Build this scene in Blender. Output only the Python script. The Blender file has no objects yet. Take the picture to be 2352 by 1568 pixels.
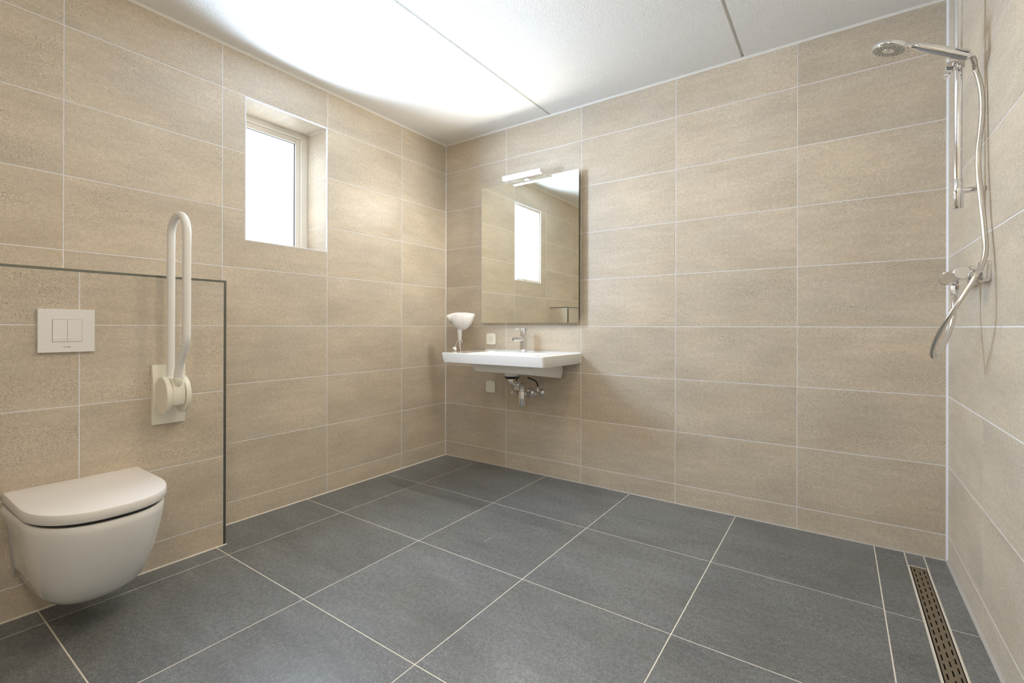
import bpy, bmesh, math, random
from mathutils import Vector, Matrix
random.seed(7)
PI = math.pi
SC = bpy.context.scene
COL = SC.collection

# ------------------------------------------------------------------ camera
# measured from the tile joints of the photograph (2352 x 1568 px, f = 1081.36 px)
A, PT, RO = 0.61346, 0.00089, 0.00223
rt = Vector((math.cos(A), math.sin(A), 0)); fw = Vector((-math.sin(A), math.cos(A), 0)); up = Vector((0, 0, 1))
fw2 = fw*math.cos(PT) + up*math.sin(PT); up2 = up*math.cos(PT) - fw*math.sin(PT)
rt2 = rt*math.cos(RO) + up2*math.sin(RO); up3 = up2*math.cos(RO) - rt*math.sin(RO)
cd = bpy.data.cameras.new('camera'); cam = bpy.data.objects.new('camera', cd); COL.objects.link(cam)
cd.sensor_fit = 'HORIZONTAL'; cd.sensor_width = 36.0; cd.lens = 36.0*1081.357/2352
cd.shift_x = (1176-1164.94)/2352; cd.shift_y = (749.55-784)/2352
cd.clip_start = 0.02
M = Matrix((rt2, up3, -fw2)).transposed().to_4x4(); M.translation = Vector((2.53575, -2.75999, 1.00763))
cam.matrix_world = M
SC.camera = cam

# ------------------------------------------------------------------ world, exposure
w = bpy.data.worlds.new('daylight'); SC.world = w; w.use_nodes = True
bg = w.node_tree.nodes['Background']; bg.inputs[0].default_value = (0.80, 0.90, 1.0, 1); bg.inputs[1].default_value = 1.0
SC.view_settings.view_transform = 'Standard'; SC.view_settings.look = 'None'
SC.view_settings.exposure = 0.0; SC.view_settings.gamma = 1.0
SC.view_settings.use_curve_mapping = False
SC.cycles.max_bounces = 12; SC.cycles.diffuse_bounces = 8; SC.cycles.glossy_bounces = 6
SC.cycles.caustics_reflective = True; SC.cycles.blur_glossy = 0.5
SC.cycles.sample_clamp_indirect = 6.0
WINDOW_E, PANE_E, MIRROR_E, CEIL_E, FILL_E = 54.0, 4.2, 385.0, 44.0, 50.0
C_WIN, C_MIR, C_CEIL, C_FILL = (0.66, 0.85, 1.10), (1.0, 0.94, 0.82), (1.0, 0.80, 0.53), (1.0, 0.86, 0.66)

# ------------------------------------------------------------------ room dimensions (metres)
W, YF, CEIL = 2.923, -3.60, 2.436
ZR = [0.0, 0.112, 0.412, 0.712, 1.012, 1.312, 1.612, 1.912, 2.212, CEIL]
WY0, WY1, WZ0, WZ1 = -1.535, -1.060, 1.462, 2.205       # window opening in the left wall
PX, PY, PZ = 0.22, -1.728, 1.218                        # boxing in front of the left wall
GY0, GY1, GX0, GX1 = -1.147, -0.138, 2.777, 2.843       # shower drain recess

# ------------------------------------------------------------------ helpers
def obj(name, bm, mats, parent=None, smooth=None, bevel=None, sub=None):
    me = bpy.data.meshes.new(name)
    bmesh.ops.recalc_face_normals(bm, faces=bm.faces)
    bm.to_mesh(me); bm.free()
    for m in (mats if isinstance(mats, (list, tuple)) else [mats]): me.materials.append(m)
    if smooth is not None:
        me.shade_smooth(); me.set_sharp_from_angle(angle=math.radians(smooth))
    o = bpy.data.objects.new(name, me); COL.objects.link(o)
    if parent is not None: o.parent = parent
    if bevel:
        b = o.modifiers.new('bevel', 'BEVEL'); b.width = bevel; b.segments = 3; b.limit_method = 'ANGLE'; b.angle_limit = math.radians(40)
    if sub:
        s = o.modifiers.new('sub', 'SUBSURF'); s.levels = sub; s.render_levels = sub
    return o
def thing(name, label, cat, group=None, loc=(0, 0, 0)):
    o = bpy.data.objects.new(name, None); COL.objects.link(o); o.empty_display_size = 0.05
    o['label'] = label; o['category'] = cat
    if group: o['group'] = group
    return o
def struct(o):
    o['kind'] = 'structure'; return o
def box(bm, x0, x1, y0, y1, z0, z1, mi=0):
    vs = [bm.verts.new((x, y, z)) for x in (x0, x1) for y in (y0, y1) for z in (z0, z1)]
    for q in ((0,1,3,2), (4,6,7,5), (0,4,5,1), (2,3,7,6), (0,2,6,4), (1,5,7,3)):
        f = bm.faces.new([vs[i] for i in q]); f.material_index = mi
    return vs
def frame_of(d):
    d = Vector(d).normalized(); a = Vector((0, 0, 1)) if abs(d.z) < 0.9 else Vector((1, 0, 0))
    u = d.cross(a).normalized(); return u, d.cross(u).normalized()
def bridge(bm, r0, r1, mi=0):
    n = len(r0)
    for i in range(n):
        f = bm.faces.new((r0[i], r0[(i+1) % n], r1[(i+1) % n], r1[i])); f.material_index = mi
def loft(bm, rings, cap0=True, cap1=True, mi=0):
    R = [[bm.verts.new(p) for p in r] for r in rings]
    for a, b in zip(R, R[1:]): bridge(bm, a, b, mi)
    if cap0: bm.faces.new(list(reversed(R[0]))).material_index = mi
    if cap1: bm.faces.new(R[-1]).material_index = mi
    return R
def lathe(bm, p0, d, prof, n=40, cap0=True, cap1=True, mi=0):
    """prof: list of (distance along d, radius)"""
    d = Vector(d).normalized(); u, v = frame_of(d); p0 = Vector(p0)
    rings = [[p0 + d*t + (u*math.cos(2*PI*i/n) + v*math.sin(2*PI*i/n))*r for i in range(n)] for t, r in prof]
    loft(bm, rings, cap0, cap1, mi)
def catmull(P, k=8):
    P = [Vector(p) for p in P]; out = []
    for i in range(len(P)-1):
        a = P[i-1] if i else P[0]*2-P[1]; b, c = P[i], P[i+1]; d = P[i+2] if i+2 < len(P) else P[-1]*2-P[-2]
        for j in range(k):
            t = j/k; out.append(0.5*((2*b)+(c-a)*t+(2*a-5*b+4*c-d)*t*t+(3*b-a-3*c+d)*t**3))
    out.append(P[-1]); return out
def tube(bm, path, r, n=20, cap=True, mi=0):
    path = [Vector(p) for p in path]; rings = []; u = None
    for i, p in enumerate(path):
        d = (path[min(i+1, len(path)-1)] - path[max(i-1, 0)]).normalized()
        if u is None: u, v = frame_of(d)
        else:
            u = (u - d*u.dot(d)).normalized(); v = d.cross(u)
        rr = r[i] if isinstance(r, (list, tuple)) else r
        rings.append([p + (u*math.cos(2*PI*k/n) + v*math.sin(2*PI*k/n))*rr for k in range(n)])
    loft(bm, rings, cap, cap, mi)
def rrect(cx, cy, hx, hy, r, n=8):
    """rounded rectangle outline, 4*(n+1) points; r may be a tuple for corners (+x+y, -x+y, -x-y, +x-y)"""
    r = r if isinstance(r, tuple) else (r,)*4; out = []
    for (sx, sy, a0), q in zip(((1, 1, 0), (-1, 1, PI/2), (-1, -1, PI), (1, -1, 1.5*PI)), r):
        for i in range(n+1):
            a = a0 + PI/2*i/n; out.append((cx+sx*(hx-q)+q*math.cos(a), cy+sy*(hy-q)+q*math.sin(a)))
    return out
def superell(cx, cy, hx, hy, e, n=48):
    o = []
    for i in range(n):
        a = 2*PI*i/n; c, s = math.cos(a), math.sin(a)
        o.append((cx+hx*math.copysign(abs(c)**(2/e), c), cy+hy*math.copysign(abs(s)**(2/e), s)))
    return o

# ------------------------------------------------------------------ materials
def newmat(name):
    m = bpy.data.materials.new(name); m.use_nodes = True; nt = m.node_tree
    return m, nt, nt.nodes['Principled BSDF']
def plain(name, col, rough=0.4, metal=0.0, coat=0.0, bump=0.0, bscale=200.0, var=0.03, spec=0.5):
    m, nt, p = newmat(name); N = nt.nodes; L = nt.links
    tc = N.new('ShaderNodeTexCoord'); nz = N.new('ShaderNodeTexNoise'); nz.inputs['Scale'].default_value = 6.0; nz.inputs['Detail'].default_value = 4
    L.new(tc.outputs['Object'], nz.inputs['Vector'])
    mr = N.new('ShaderNodeMapRange'); mr.inputs['To Min'].default_value = 1-var; mr.inputs['To Max'].default_value = 1+var
    L.new(nz.outputs['Fac'], mr.inputs['Value'])
    mx = N.new('ShaderNodeVectorMath'); mx.operation = 'SCALE'; mx.inputs[0].default_value = col
    L.new(mr.outputs[0], mx.inputs['Scale']); L.new(mx.outputs[0], p.inputs['Base Color'])
    p.inputs['Roughness'].default_value = rough; p.inputs['Metallic'].default_value = metal
    p.inputs['Coat Weight'].default_value = coat; p.inputs['Coat Roughness'].default_value = 0.05
    p.inputs['Specular IOR Level'].default_value = spec
    if bump:
        nb = N.new('ShaderNodeTexNoise'); nb.inputs['Scale'].default_value = bscale; nb.inputs['Detail'].default_value = 3
        L.new(tc.outputs['Object'], nb.inputs['Vector'])
        b = N.new('ShaderNodeBump'); b.inputs['Strength'].default_value = bump; b.inputs['Distance'].default_value = 0.001
        L.new(nb.outputs['Fac'], b.inputs['Height']); L.new(b.outputs[0], p.inputs['Normal'])
    return m
def emit(name, col, strength):
    m, nt, p = newmat(name)
    p.inputs['Base Color'].default_value = (0.8, 0.8, 0.8, 1); p.inputs['Roughness'].default_value = 0.3
    p.inputs['Emission Color'].default_value = (*col, 1); p.inputs['Emission Strength'].default_value = strength
    return m
def stone(name, base, dark, light, tvar, rough, stretch, cloud=0.10, fleck=1.0, bumpd=0.0006, gr=0.15):
    """stone-look ceramic: clouds, fine grain, dark pits and pale chips drawn out along the tile"""
    m, nt, p = newmat(name); N = nt.nodes; L = nt.links
    def nz(sc, sx, sy, det=3, ro=0.5, off=0.0):
        mp = N.new('ShaderNodeMapping'); mp.inputs['Scale'].default_value = (sx, sy, 1); mp.inputs['Location'].default_value = (off, off*1.7, 0)
        L.new(uv, mp.inputs['Vector']); t = N.new('ShaderNodeTexNoise'); t.noise_dimensions = '2D'
        t.inputs['Scale'].default_value = sc; t.inputs['Detail'].default_value = det; t.inputs['Roughness'].default_value = ro
        L.new(mp.outputs[0], t.inputs['Vector']); return t.outputs['Fac']
    def mapr(v, a, b, c=0.0, d=1.0):
        r = N.new('ShaderNodeMapRange'); r.inputs['From Min'].default_value = a; r.inputs['From Max'].default_value = b
        r.inputs['To Min'].default_value = c; r.inputs['To Max'].default_value = d; L.new(v, r.inputs['Value']); return r.outputs[0]
    def math_(op, a, b):
        r = N.new('ShaderNodeMath'); r.operation = op
        for i, q in enumerate((a, b)):
            if isinstance(q, (int, float)): r.inputs[i].default_value = q
            else: L.new(q, r.inputs[i])
        return r.outputs[0]
    def mix(f, a, b):
        r = N.new('ShaderNodeMix'); r.data_type = 'RGBA'; L.new(f, r.inputs['Factor'])
        for k, q in ((6, a), (7, b)):
            if isinstance(q, tuple): r.inputs[k].default_value = (*q, 1)
            else: L.new(q, r.inputs[k])
        return r.outputs[2]
    un = N.new('ShaderNodeUVMap'); un.uv_map = 'tile'; uv = un.outputs[0]
    at = N.new('ShaderNodeAttribute'); at.attribute_name = 'tilevar'
    sp = N.new('ShaderNodeSeparateColor'); L.new(at.outputs['Color'], sp.inputs[0])
    s = stretch
    big = mapr(nz(3.0, 0.6, 1.6, 4, 0.6), 0.3, 0.7, 1-cloud, 1+cloud)
    streak = mapr(nz(14.0, 1/s, s*0.9, 4, 0.6, 3.1), 0.3, 0.7, 1-cloud*0.45, 1+cloud*0.45)
    grain = math_('MULTIPLY', mapr(nz(230.0, 0.8, 1, 3, 0.75, 7.7), 0.28, 0.72, 1-gr, 1+gr), mapr(nz(70.0, 0.8, 1, 3, 0.6, 17.7), 0.3, 0.7, 1-gr*0.45, 1+gr*0.45))
    tv = mapr(sp.outputs[0], 0, 1, 1-tvar, 1+tvar)
    k = math_('MULTIPLY', math_('MULTIPLY', big, streak), math_('MULTIPLY', grain, tv))
    hue = mapr(nz(2.2, 1, 1.5, 2, 0.5, 11.0), 0.35, 0.65)
    col = mix(hue, tuple(base), (base[0]*0.985, base[1]*1.01, base[2]*1.05))
    mask = mapr(nz(5.0, 0.7, 1.5, 3, 0.6, 5.3), 0.42, 0.66, 0.15, 1.0)
    pits = math_('MULTIPLY', mapr(nz(210.0, 0.7, 1.0, 1, 0.4, 9.1), 0.685, 0.74), mask)
    chips = math_('MULTIPLY', mapr(nz(210.0, 0.75, 1.0, 1, 0.4, 19.4), 0.675, 0.73), mask)
    sc = N.new('ShaderNodeVectorMath'); sc.operation = 'SCALE'; L.new(col, sc.inputs[0]); L.new(k, sc.inputs['Scale'])
    c2 = mix(math_('MULTIPLY', pits, 0.72*fleck), sc.outputs[0], tuple(dark))
    c3 = mix(math_('MULTIPLY', chips, 0.78*fleck), c2, tuple(light))
    L.new(c3, p.inputs['Base Color'])
    L.new(mapr(grain, 0.85, 1.15, rough+0.06, rough-0.06), p.inputs['Roughness'])
    h = math_('SUBTRACT', math_('MULTIPLY', nz(60.0, 1/s, 1, 4, 0.65, 2.2), 0.6), math_('MULTIPLY', pits, 0.8))
    b = N.new('ShaderNodeBump'); b.inputs['Strength'].default_value = 0.35; b.inputs['Distance'].default_value = bumpd
    L.new(h, b.inputs['Height']); L.new(b.outputs[0], p.inputs['Normal'])
    return m
def stucco():
    m, nt, p = newmat('ceiling_stucco'); N = nt.nodes; L = nt.links
    tc = N.new('ShaderNodeTexCoord')
    n1 = N.new('ShaderNodeTexNoise'); n1.inputs['Scale'].default_value = 165; n1.inputs['Detail'].default_value = 4; n1.inputs['Roughness'].default_value = 0.6
    n2 = N.new('ShaderNodeTexVoronoi'); n2.inputs['Scale'].default_value = 230
    L.new(tc.outputs['Object'], n1.inputs['Vector']); L.new(tc.outputs['Object'], n2.inputs['Vector'])
    a = N.new('ShaderNodeMath'); a.operation = 'MULTIPLY_ADD'; L.new(n2.outputs['Distance'], a.inputs[0]); a.inputs[1].default_value = 0.35; L.new(n1.outputs['Fac'], a.inputs[2])
    b = N.new('ShaderNodeBump'); b.inputs['Strength'].default_value = 0.65; b.inputs['Distance'].default_value = 0.0055
    L.new(a.outputs[0], b.inputs['Height']); L.new(b.outputs[0], p.inputs['Normal'])
    p.inputs['Base Color'].default_value = (0.87, 0.855, 0.825, 1); p.inputs['Roughness'].default_value = 0.9; p.inputs['Specular IOR Level'].default_value = 0.2
    return m
M_WALL = stone('wall_tile', (0.565, 0.486, 0.380), (0.20, 0.14, 0.09), (0.78, 0.72, 0.62), 0.035, 0.42, 2.4, cloud=0.10)
M_FLOOR = stone('floor_tile', (0.150, 0.156, 0.157), (0.03, 0.03, 0.028), (0.36, 0.35, 0.32), 0.05, 0.36, 2.0, cloud=0.16, gr=0.36)
M_GROUT = plain('wall_grout', (0.78, 0.78, 0.80), 0.8, bump=0.3, bscale=600)
M_FGROUT = plain('floor_grout', (0.70, 0.66, 0.58), 0.8, bump=0.3, bscale=600)
M_SILW = plain('white_silicone', (0.74, 0.74, 0.76), 0.45)
M_CAULK = plain('white_ceiling_caulk', (0.80, 0.79, 0.755), 0.6)
M_SILG = plain('grey_silicone', (0.42, 0.40, 0.37), 0.5)
M_CEIL = stucco()
M_CHROME = plain('chrome', (0.82, 0.82, 0.83), 0.07, 1.0, var=0.01)
M_SATIN = plain('satin_metal', (0.62, 0.60, 0.56), 0.30, 1.0, var=0.02)
M_HOSE = plain('hose_metal', (0.66, 0.64, 0.60), 0.16, 1.0, var=0.02)
M_ALU = plain('anodised_profile', (0.20, 0.20, 0.165), 0.35, 1.0)
M_STEEL = plain('brushed_steel', (0.36, 0.32, 0.26), 0.38, 1.0, bump=0.2, bscale=300)
M_CERAM = plain('white_ceramic', (0.86, 0.855, 0.84), 0.08, coat=0.3, var=0.01)
M_SEAT = plain('white_seat_plastic', (0.83, 0.80, 0.78), 0.22, var=0.01)
M_WPLAS = plain('white_plastic', (0.80, 0.79, 0.78), 0.30, var=0.01)
M_IVORY = plain('ivory_plastic', (0.80, 0.77, 0.66), 0.38, var=0.02)
M_POWDER = plain('white_powder_coat', (0.80, 0.79, 0.76), 0.18, var=0.01)
M_CREAM = plain('cream_switch', (0.84, 0.81, 0.71), 0.3, var=0.01)
M_BLACK = plain('black_rubber_and_gap_shade', (0.012, 0.012, 0.012), 0.5)
M_DARK = plain('dark_void', (0.01, 0.01, 0.01), 0.9)
M_GREY = plain('grey_plastic', (0.30, 0.29, 0.28), 0.4)
M_FACE = plain('spray_plate', (0.50, 0.50, 0.45), 0.25, 0.6)
M_MIRROR = plain('mirror_glass', (0.86, 0.875, 0.82), 0.0, 1.0, var=0.0)
M_GEDGE = plain('glass_edge', (0.03, 0.05, 0.045), 0.1)
M_UPVC = plain('white_window_plastic', (0.84, 0.83, 0.79), 0.35, var=0.01)
M_DOOR = plain('white_door_paint', (0.80, 0.79, 0.77), 0.4)
M_PRINT = plain('black_print', (0.05, 0.05, 0.05), 0.5)
M_PANE = emit('frosted_daylit_glass', (0.86, 0.96, 1.06), PANE_E)
M_LED = emit('lit_led_diffuser', C_MIR, MIRROR_E)
M_LAMP = emit('lit_lamp_shade', C_CEIL, CEIL_E)

# ------------------------------------------------------------------ tiled surfaces
def tiled(name, origin, ud, vd, us, vs, gap, skip=None, custom=None, mats=None, inset=0.0011, backs=None):
    """real tiles standing 1.2 mm proud of the grout. us, vs: joint positions; faces look along ud x vd"""
    O = Vector(origin); U = Vector(ud); V = Vector(vd); Nn = U.cross(V)
    bm = bmesh.new(); uvl = bm.loops.layers.uv.new('tile'); cl = bm.loops.layers.float_color.new('tilevar')
    def tile(poly, body=True):
        c = (random.random(), random.random(), random.random(), 1); ox, oy = random.uniform(0, 60), random.uniform(0, 60)
        e = 0.0007
        # shrink a rectilinear ccw polygon by d
        def shrink(d):
            out = []
            n = len(poly)
            for i in range(n):
                a, b, q = poly[i-1], poly[i], poly[(i+1) % n]
                def nrm(p, r):
                    dx, dy = r[0]-p[0], r[1]-p[1]; l = math.hypot(dx, dy); return (-dy/l, dx/l)
                n1, n2 = nrm(a, b), nrm(b, q)
                out.append((b[0]+(n1[0]+n2[0])*d, b[1]+(n1[1]+n2[1])*d))
            return out
        r0 = [(x, y, -0.0030) for x, y in shrink(gap/2)]; r1 = [(x, y, -e) for x, y in shrink(gap/2)]; r2 = [(x, y, 0) for x, y in shrink(gap/2+e)]
        R = [[bm.verts.new(O+U*x+V*y+Nn*z) for x, y, z in r] for r in (r0, r1, r2)]; L2 = [r0, r1, r2]
        fs = []; n = len(poly)
        for k in (0, 1):
            for i in range(n):
                j = (i+1) % n; f = bm.faces.new((R[k][i], R[k][j], R[k+1][j], R[k+1][i]))
                for lp, (kk, ii) in zip(f.loops, ((k, i), (k, j), (k+1, j), (k+1, i))):
                    lp[uvl].uv = (L2[kk][ii][0]+ox, L2[kk][ii][1]+oy); lp[cl] = c
        f = bm.faces.new(R[2])
        for lp, q in zip(f.loops, r2): lp[uvl].uv = (q[0]+ox, q[1]+oy); lp[cl] = c
    for a, b in zip(us, us[1:]):
        for c, d in zip(vs, vs[1:]):
            if skip and skip((a+b)/2, (c+d)/2): continue
            if custom:
                q = custom(a, b, c, d)
                if q is not None:
                    for t in q: tile(t)
                    continue
            tile([(a, c), (b, c), (b, d), (a, d)])
    # grout bed
    for (a, b, c, d) in (backs or [(us[0], us[-1], vs[0], vs[-1])]):
        p = [O+U*x+V*y-Nn*inset for x, y in ((a, c), (b, c), (b, d), (a, d))]
        q = [O+U*x+V*y-Nn*0.10 for x, y in ((a, c), (b, c), (b, d), (a, d))]
        pv = [bm.verts.new(v) for v in p]; qv = [bm.verts.new(v) for v in q]
        bm.faces.new(pv).material_index = 1; bm.faces.new(list(reversed(qv))).material_index = 1
        for i in range(4): bm.faces.new((pv[i], qv[i], qv[(i+1) % 4], pv[(i+1) % 4])).material_index = 1
    me = bpy.data.meshes.new(name); bm.to_mesh(me); bm.free()
    for m in (mats or (M_WALL, M_GROUT)): me.materials.append(m)
    o = bpy.data.objects.new(name, me); COL.objects.link(o)
    return o

GW = 0.0038
# back wall (y = 0), looking -y : u = +x, v = +z
XB = [0.0, 0.582, 1.176, 1.770, 2.365, W]
struct(tiled('wall_back', (0, 0, 0), (1, 0, 0), (0, 0, 1), XB, ZR, GW))
# left wall (x = 0), looking +x : u = +y, v = +z  (u x v = +x)
YL = [YF, -3.430, -2.836, -2.242, -1.648, -1.053, -0.459, 0.0]
def lskip(u, v): return False
def lcustom(a, b, c, d):
    if not (a < -1.2 < b or a < -1.4 < b): return None
    if a < -1.6 and c > 1.5 and d < 2.3: return [[(a, c), (WY0-0.004, c), (WY0-0.004, d), (a, d)]]
    if a < -1.6 and 1.2 < c < 1.5: return [[(a, c), (b, c), (b, d), (WY1+0.004, d), (WY1+0.004, WZ0-0.003), (WY0-0.004, WZ0-0.003), (WY0-0.004, d), (a, d)]] if b-WY1 > 0.02 else [[(a, c), (b, c), (b, WZ0-0.003), (WY0-0.004, WZ0-0.003), (WY0-0.004, d), (a, d)]]
    return None
struct(tiled('wall_left', (0, 0, 0), (0, 1, 0), (0, 0, 1), YL, ZR, GW, custom=lcustom,
             backs=[(YF, WY0-.003, 0, CEIL), (WY1+.003, 0, 0, CEIL), (WY0-.003, WY1+.003, 0, WZ0-.003), (WY0-.003, WY1+.003, WZ1+.003, CEIL)]))
# right wall (x = W), looking -x : u = -y, v = z
YR = [0.0, 0.600, 1.194, 1.788, 2.382, 2.976, -YF]
struct(tiled('wall_right', (W, 0, 0), (0, -1, 0), (0, 0, 1), YR, ZR, GW))
# front wall behind the camera, with a door
XF = [0.0, 0.553, 1.147, 1.741, 2.335, W]
DX0, DX1 = 1.05, 1.95
struct(tiled('wall_front', (W, YF, 0), (-1, 0, 0), (0, 0, 1), [0, W-DX1-0.06, W-DX1+0.4, W-DX0+0.06, W], [0, 0.112, 0.412, 0.712, 1.012, 1.312, 1.612, 1.912, 2.16, CEIL], GW,
             skip=lambda u, v: (W-DX1-0.06) < u < (W-DX0+0.06) and v < 2.16,
             backs=[(0, W-DX1-0.06, 0, CEIL), (W-DX0+0.06, W, 0, CEIL), (W-DX1-0.06, W-DX0+0.06, 2.16, CEIL)]))
dr = bpy.data.objects.new('door_1', None); COL.objects.link(dr); struct(dr)
b = bmesh.new(); box(b, DX0-0.06, DX1+0.06, YF-0.08, YF+0.0, 2.10, 2.16); box(b, DX0-0.06, DX0, YF-0.08, YF, 0, 2.10); box(b, DX1, DX1+0.06, YF-0.08, YF, 0, 2.10)
obj('door_frame', b, M_DOOR, dr, bevel=0.003)
b = bmesh.new(); box(b, DX0, DX1, YF-0.06, YF-0.02, 0.0, 2.10); obj('door_leaf', b, M_DOOR, dr, bevel=0.002)
b = bmesh.new(); lathe(b, (DX1-0.07, YF-0.02, 1.03), (0, 1, 0), [(0, .025), (.008, .025), (.008, .009), (.05, .009)], 24); tube(b, [(DX1-0.07, YF+.03, 1.03), (DX1-0.19, YF+.03, 1.03)], .009)
obj('door_handle', b, M_SATIN, dr, smooth=40)

# floor: u = +x, v = +y (normal +z)
FXs = [0.0, 0.332, 0.917, 1.5015, 2.086, 2.6705, 2.777, 2.843, W]
FYs = [YF, -3.520, -2.936, -2.352, -1.767, -1.183, -0.598, 0.0]
def fcustom(a, b, c, d):
    if abs(a-2.6705) < .01 and c > -1.3:      # strip beside the drain, joint a little further out
        c2, d2 = (c if c < -0.7 else -0.612), (d if d > -0.1 else -0.612)
        return [[(a, c2), (b, c2), (b, d2), (a, d2)]]
    if abs(a-2.843) < .01 and c > -1.3:
        c2, d2 = (c if c < -0.7 else -0.615), (d if d > -0.1 else -0.615)
        return [[(a, c2), (b, c2), (b, d2), (a, d2)]]
    if abs(a-2.777) < .01:
        if d > -0.1: return [[(a, GY1), (b, GY1), (b, d), (a, d)]]
        if c < -1.1 and d > -1.2: return []
        if d < -1.17 and d > -1.2: return [[(a, c), (b, c), (b, GY0), (a, GY0)]]
    return None
struct(tiled('floor', (0, 0, 0), (1, 0, 0), (0, 1, 0), FXs, FYs, 0.0042, custom=fcustom, mats=(M_FLOOR, M_FGROUT),
             backs=[(0, GX0, YF, 0), (GX1, W, YF, 0), (GX0, GX1, GY1, 0), (GX0, GX1, YF, GY0)]))

# ceiling: concrete planks with V joints at x = 0.945 and 2.12
b = bmesh.new(); js = [0.945, 2.119]; g = 0.0075; dp = 0.016
prof = [(-0.02, CEIL)]
for j in js: prof += [(j-g, CEIL), (j-g*0.55, CEIL+dp), (j+g*0.55, CEIL+dp), (j+g, CEIL)]
prof += [(W+0.02, CEIL)]
lo = [[b.verts.new((x, y, z)) for x, z in prof] for y in (0.02, YF-0.02)]
hi = [[b.verts.new((x, y, CEIL+0.12)) for x in (-0.02, W+0.02)] for y in (0.02, YF-0.02)]
for i in range(len(prof)-1): b.faces.new((lo[0][i], lo[0][i+1], lo[1][i+1], lo[1][i]))
b.faces.new((hi[0][0], hi[0][1], hi[1][1], hi[1][0]))
b.faces.new((lo[0][0], hi[0][0], hi[1][0], lo[1][0])); b.faces.new((lo[0][-1], hi[0][1], hi[1][1], lo[1][-1]))
b.faces.new(lo[0]+[hi[0][1], hi[0][0]]); b.faces.new(lo[1]+[hi[1][1], hi[1][0]])
struct(obj('ceiling', b, M_CEIL))

# boxing in front of the left wall, behind the toilet
zt = [0.0, 0.112, 0.412, 0.712, 1.012, PZ]
struct(tiled('wall_toilet', (PX, 0, 0), (0, 1, 0), (0, 0, 1), [YF, -3.430, -2.836, -2.242, PY-0.010], zt[:-1]+[PZ-0.008], GW))
o = tiled('wall_toilet_side', (0, PY, 0), (-1, 0, 0), (0, 0, 1), [-PX+0.010, 0], zt[:-1]+[PZ-0.008], GW, backs=[(-PX+0.010, 0, 0, PZ-.008)]); struct(o)
o = tiled('wall_toilet_top', (0, 0, PZ), (1, 0, 0), (0, 1, 0), [0, PX-0.010], [YF, -3.430, -2.836, -2.242, PY-0.010], GW); struct(o)

# trims: tile profiles and silicone
def trim(name, bm, mat, **k): return struct(obj(name, bm, mat, **k))
b = bmesh.new(); box(b, PX-0.0105, PX+0.0006, PY-0.0105, PY+0.0006, 0.003, PZ+0.0006)
trim('trim_1', b, M_ALU, bevel=0.0008)
b = bmesh.new(); box(b, PX-0.0105, PX+0.0008, YF, PY-0.0106, PZ-0.0085, PZ+0.0008); box(b, 0, PX-0.0106, PY-0.0105, PY+0.0008, PZ-0.0085, PZ+0.0008)
trim('trim_2', b, M_ALU, bevel=0.0008)
def bead(bm, p0, p1, n1, n2, s, back=0.002):
    """triangular bead of leg s along p0-p1 in the corner between directions n1 and n2"""
    p0, p1, n1, n2 = map(Vector, (p0, p1, n1, n2)); q = (n1+n2)*back
    prf = [-q, n1*s-n2*back, n1*s*0.98+n2*s*0.12, n1*s*0.42+n2*s*0.42, n1*s*0.12+n2*s*0.98, n2*s-n1*back]
    R = [[bm.verts.new(p+k) for k in prf] for p in (p0, p1)]
    bridge(bm, R[0], R[1]); bm.faces.new(R[0]); bm.faces.new(list(reversed(R[1])))
Z = (0, 0, 1); nZ = (0, 0, -1)
b = bmesh.new(); bead(b, (0, 0, 0), (0, 0, CEIL), (1, 0, 0), (0, -1, 0), 0.0042); trim('trim_3', b, M_SILW, smooth=50)
b = bmesh.new(); bead(b, (W, 0, 0), (W, 0, CEIL), (-1, 0, 0), (0, -1, 0), 0.0075); trim('trim_4', b, M_SILW, smooth=50)
b = bmesh.new(); bead(b, (0, YF, CEIL), (0, 0, CEIL), (1, 0, 0), nZ, 0.010); trim('trim_5', b, M_CAULK, smooth=50)
b = bmesh.new(); bead(b, (0, 0, CEIL), (W, 0, CEIL), (0, -1, 0), nZ, 0.009); trim('trim_6', b, M_CAULK, smooth=50)
b = bmesh.new(); bead(b, (W, 0, CEIL), (W, YF, CEIL), (-1, 0, 0), nZ, 0.009); trim('trim_7', b, M_CAULK, smooth=50)
b = bmesh.new(); bead(b, (0, 0, 0), (W, 0, 0), (0, -1, 0), Z, 0.0052); trim('trim_8', b, M_SILG, smooth=50)
b = bmesh.new(); bead(b, (0, PY, 0), (0, 0, 0), (1, 0, 0), Z, 0.0045); trim('trim_9', b, M_FGROUT, smooth=50)
b = bmesh.new(); bead(b, (W, 0, 0), (W, YF, 0), (-1, 0, 0), Z, 0.009); trim('trim_10', b, M_SILG, smooth=50)
b = bmesh.new(); bead(b, (PX, YF, 0), (PX, PY+0.004, 0), (1, 0, 0), Z, 0.0045); bead(b, (0, PY, 0), (PX+.004, PY, 0), (0, 1, 0), Z, 0.004); trim('trim_11', b, M_FGROUT, smooth=50)
b = bmesh.new(); bead(b, (0, PY, PZ), (0, YF, PZ), (1, 0, 0), Z, 0.004); trim('trim_12', b, M_SILW, smooth=50)

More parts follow.
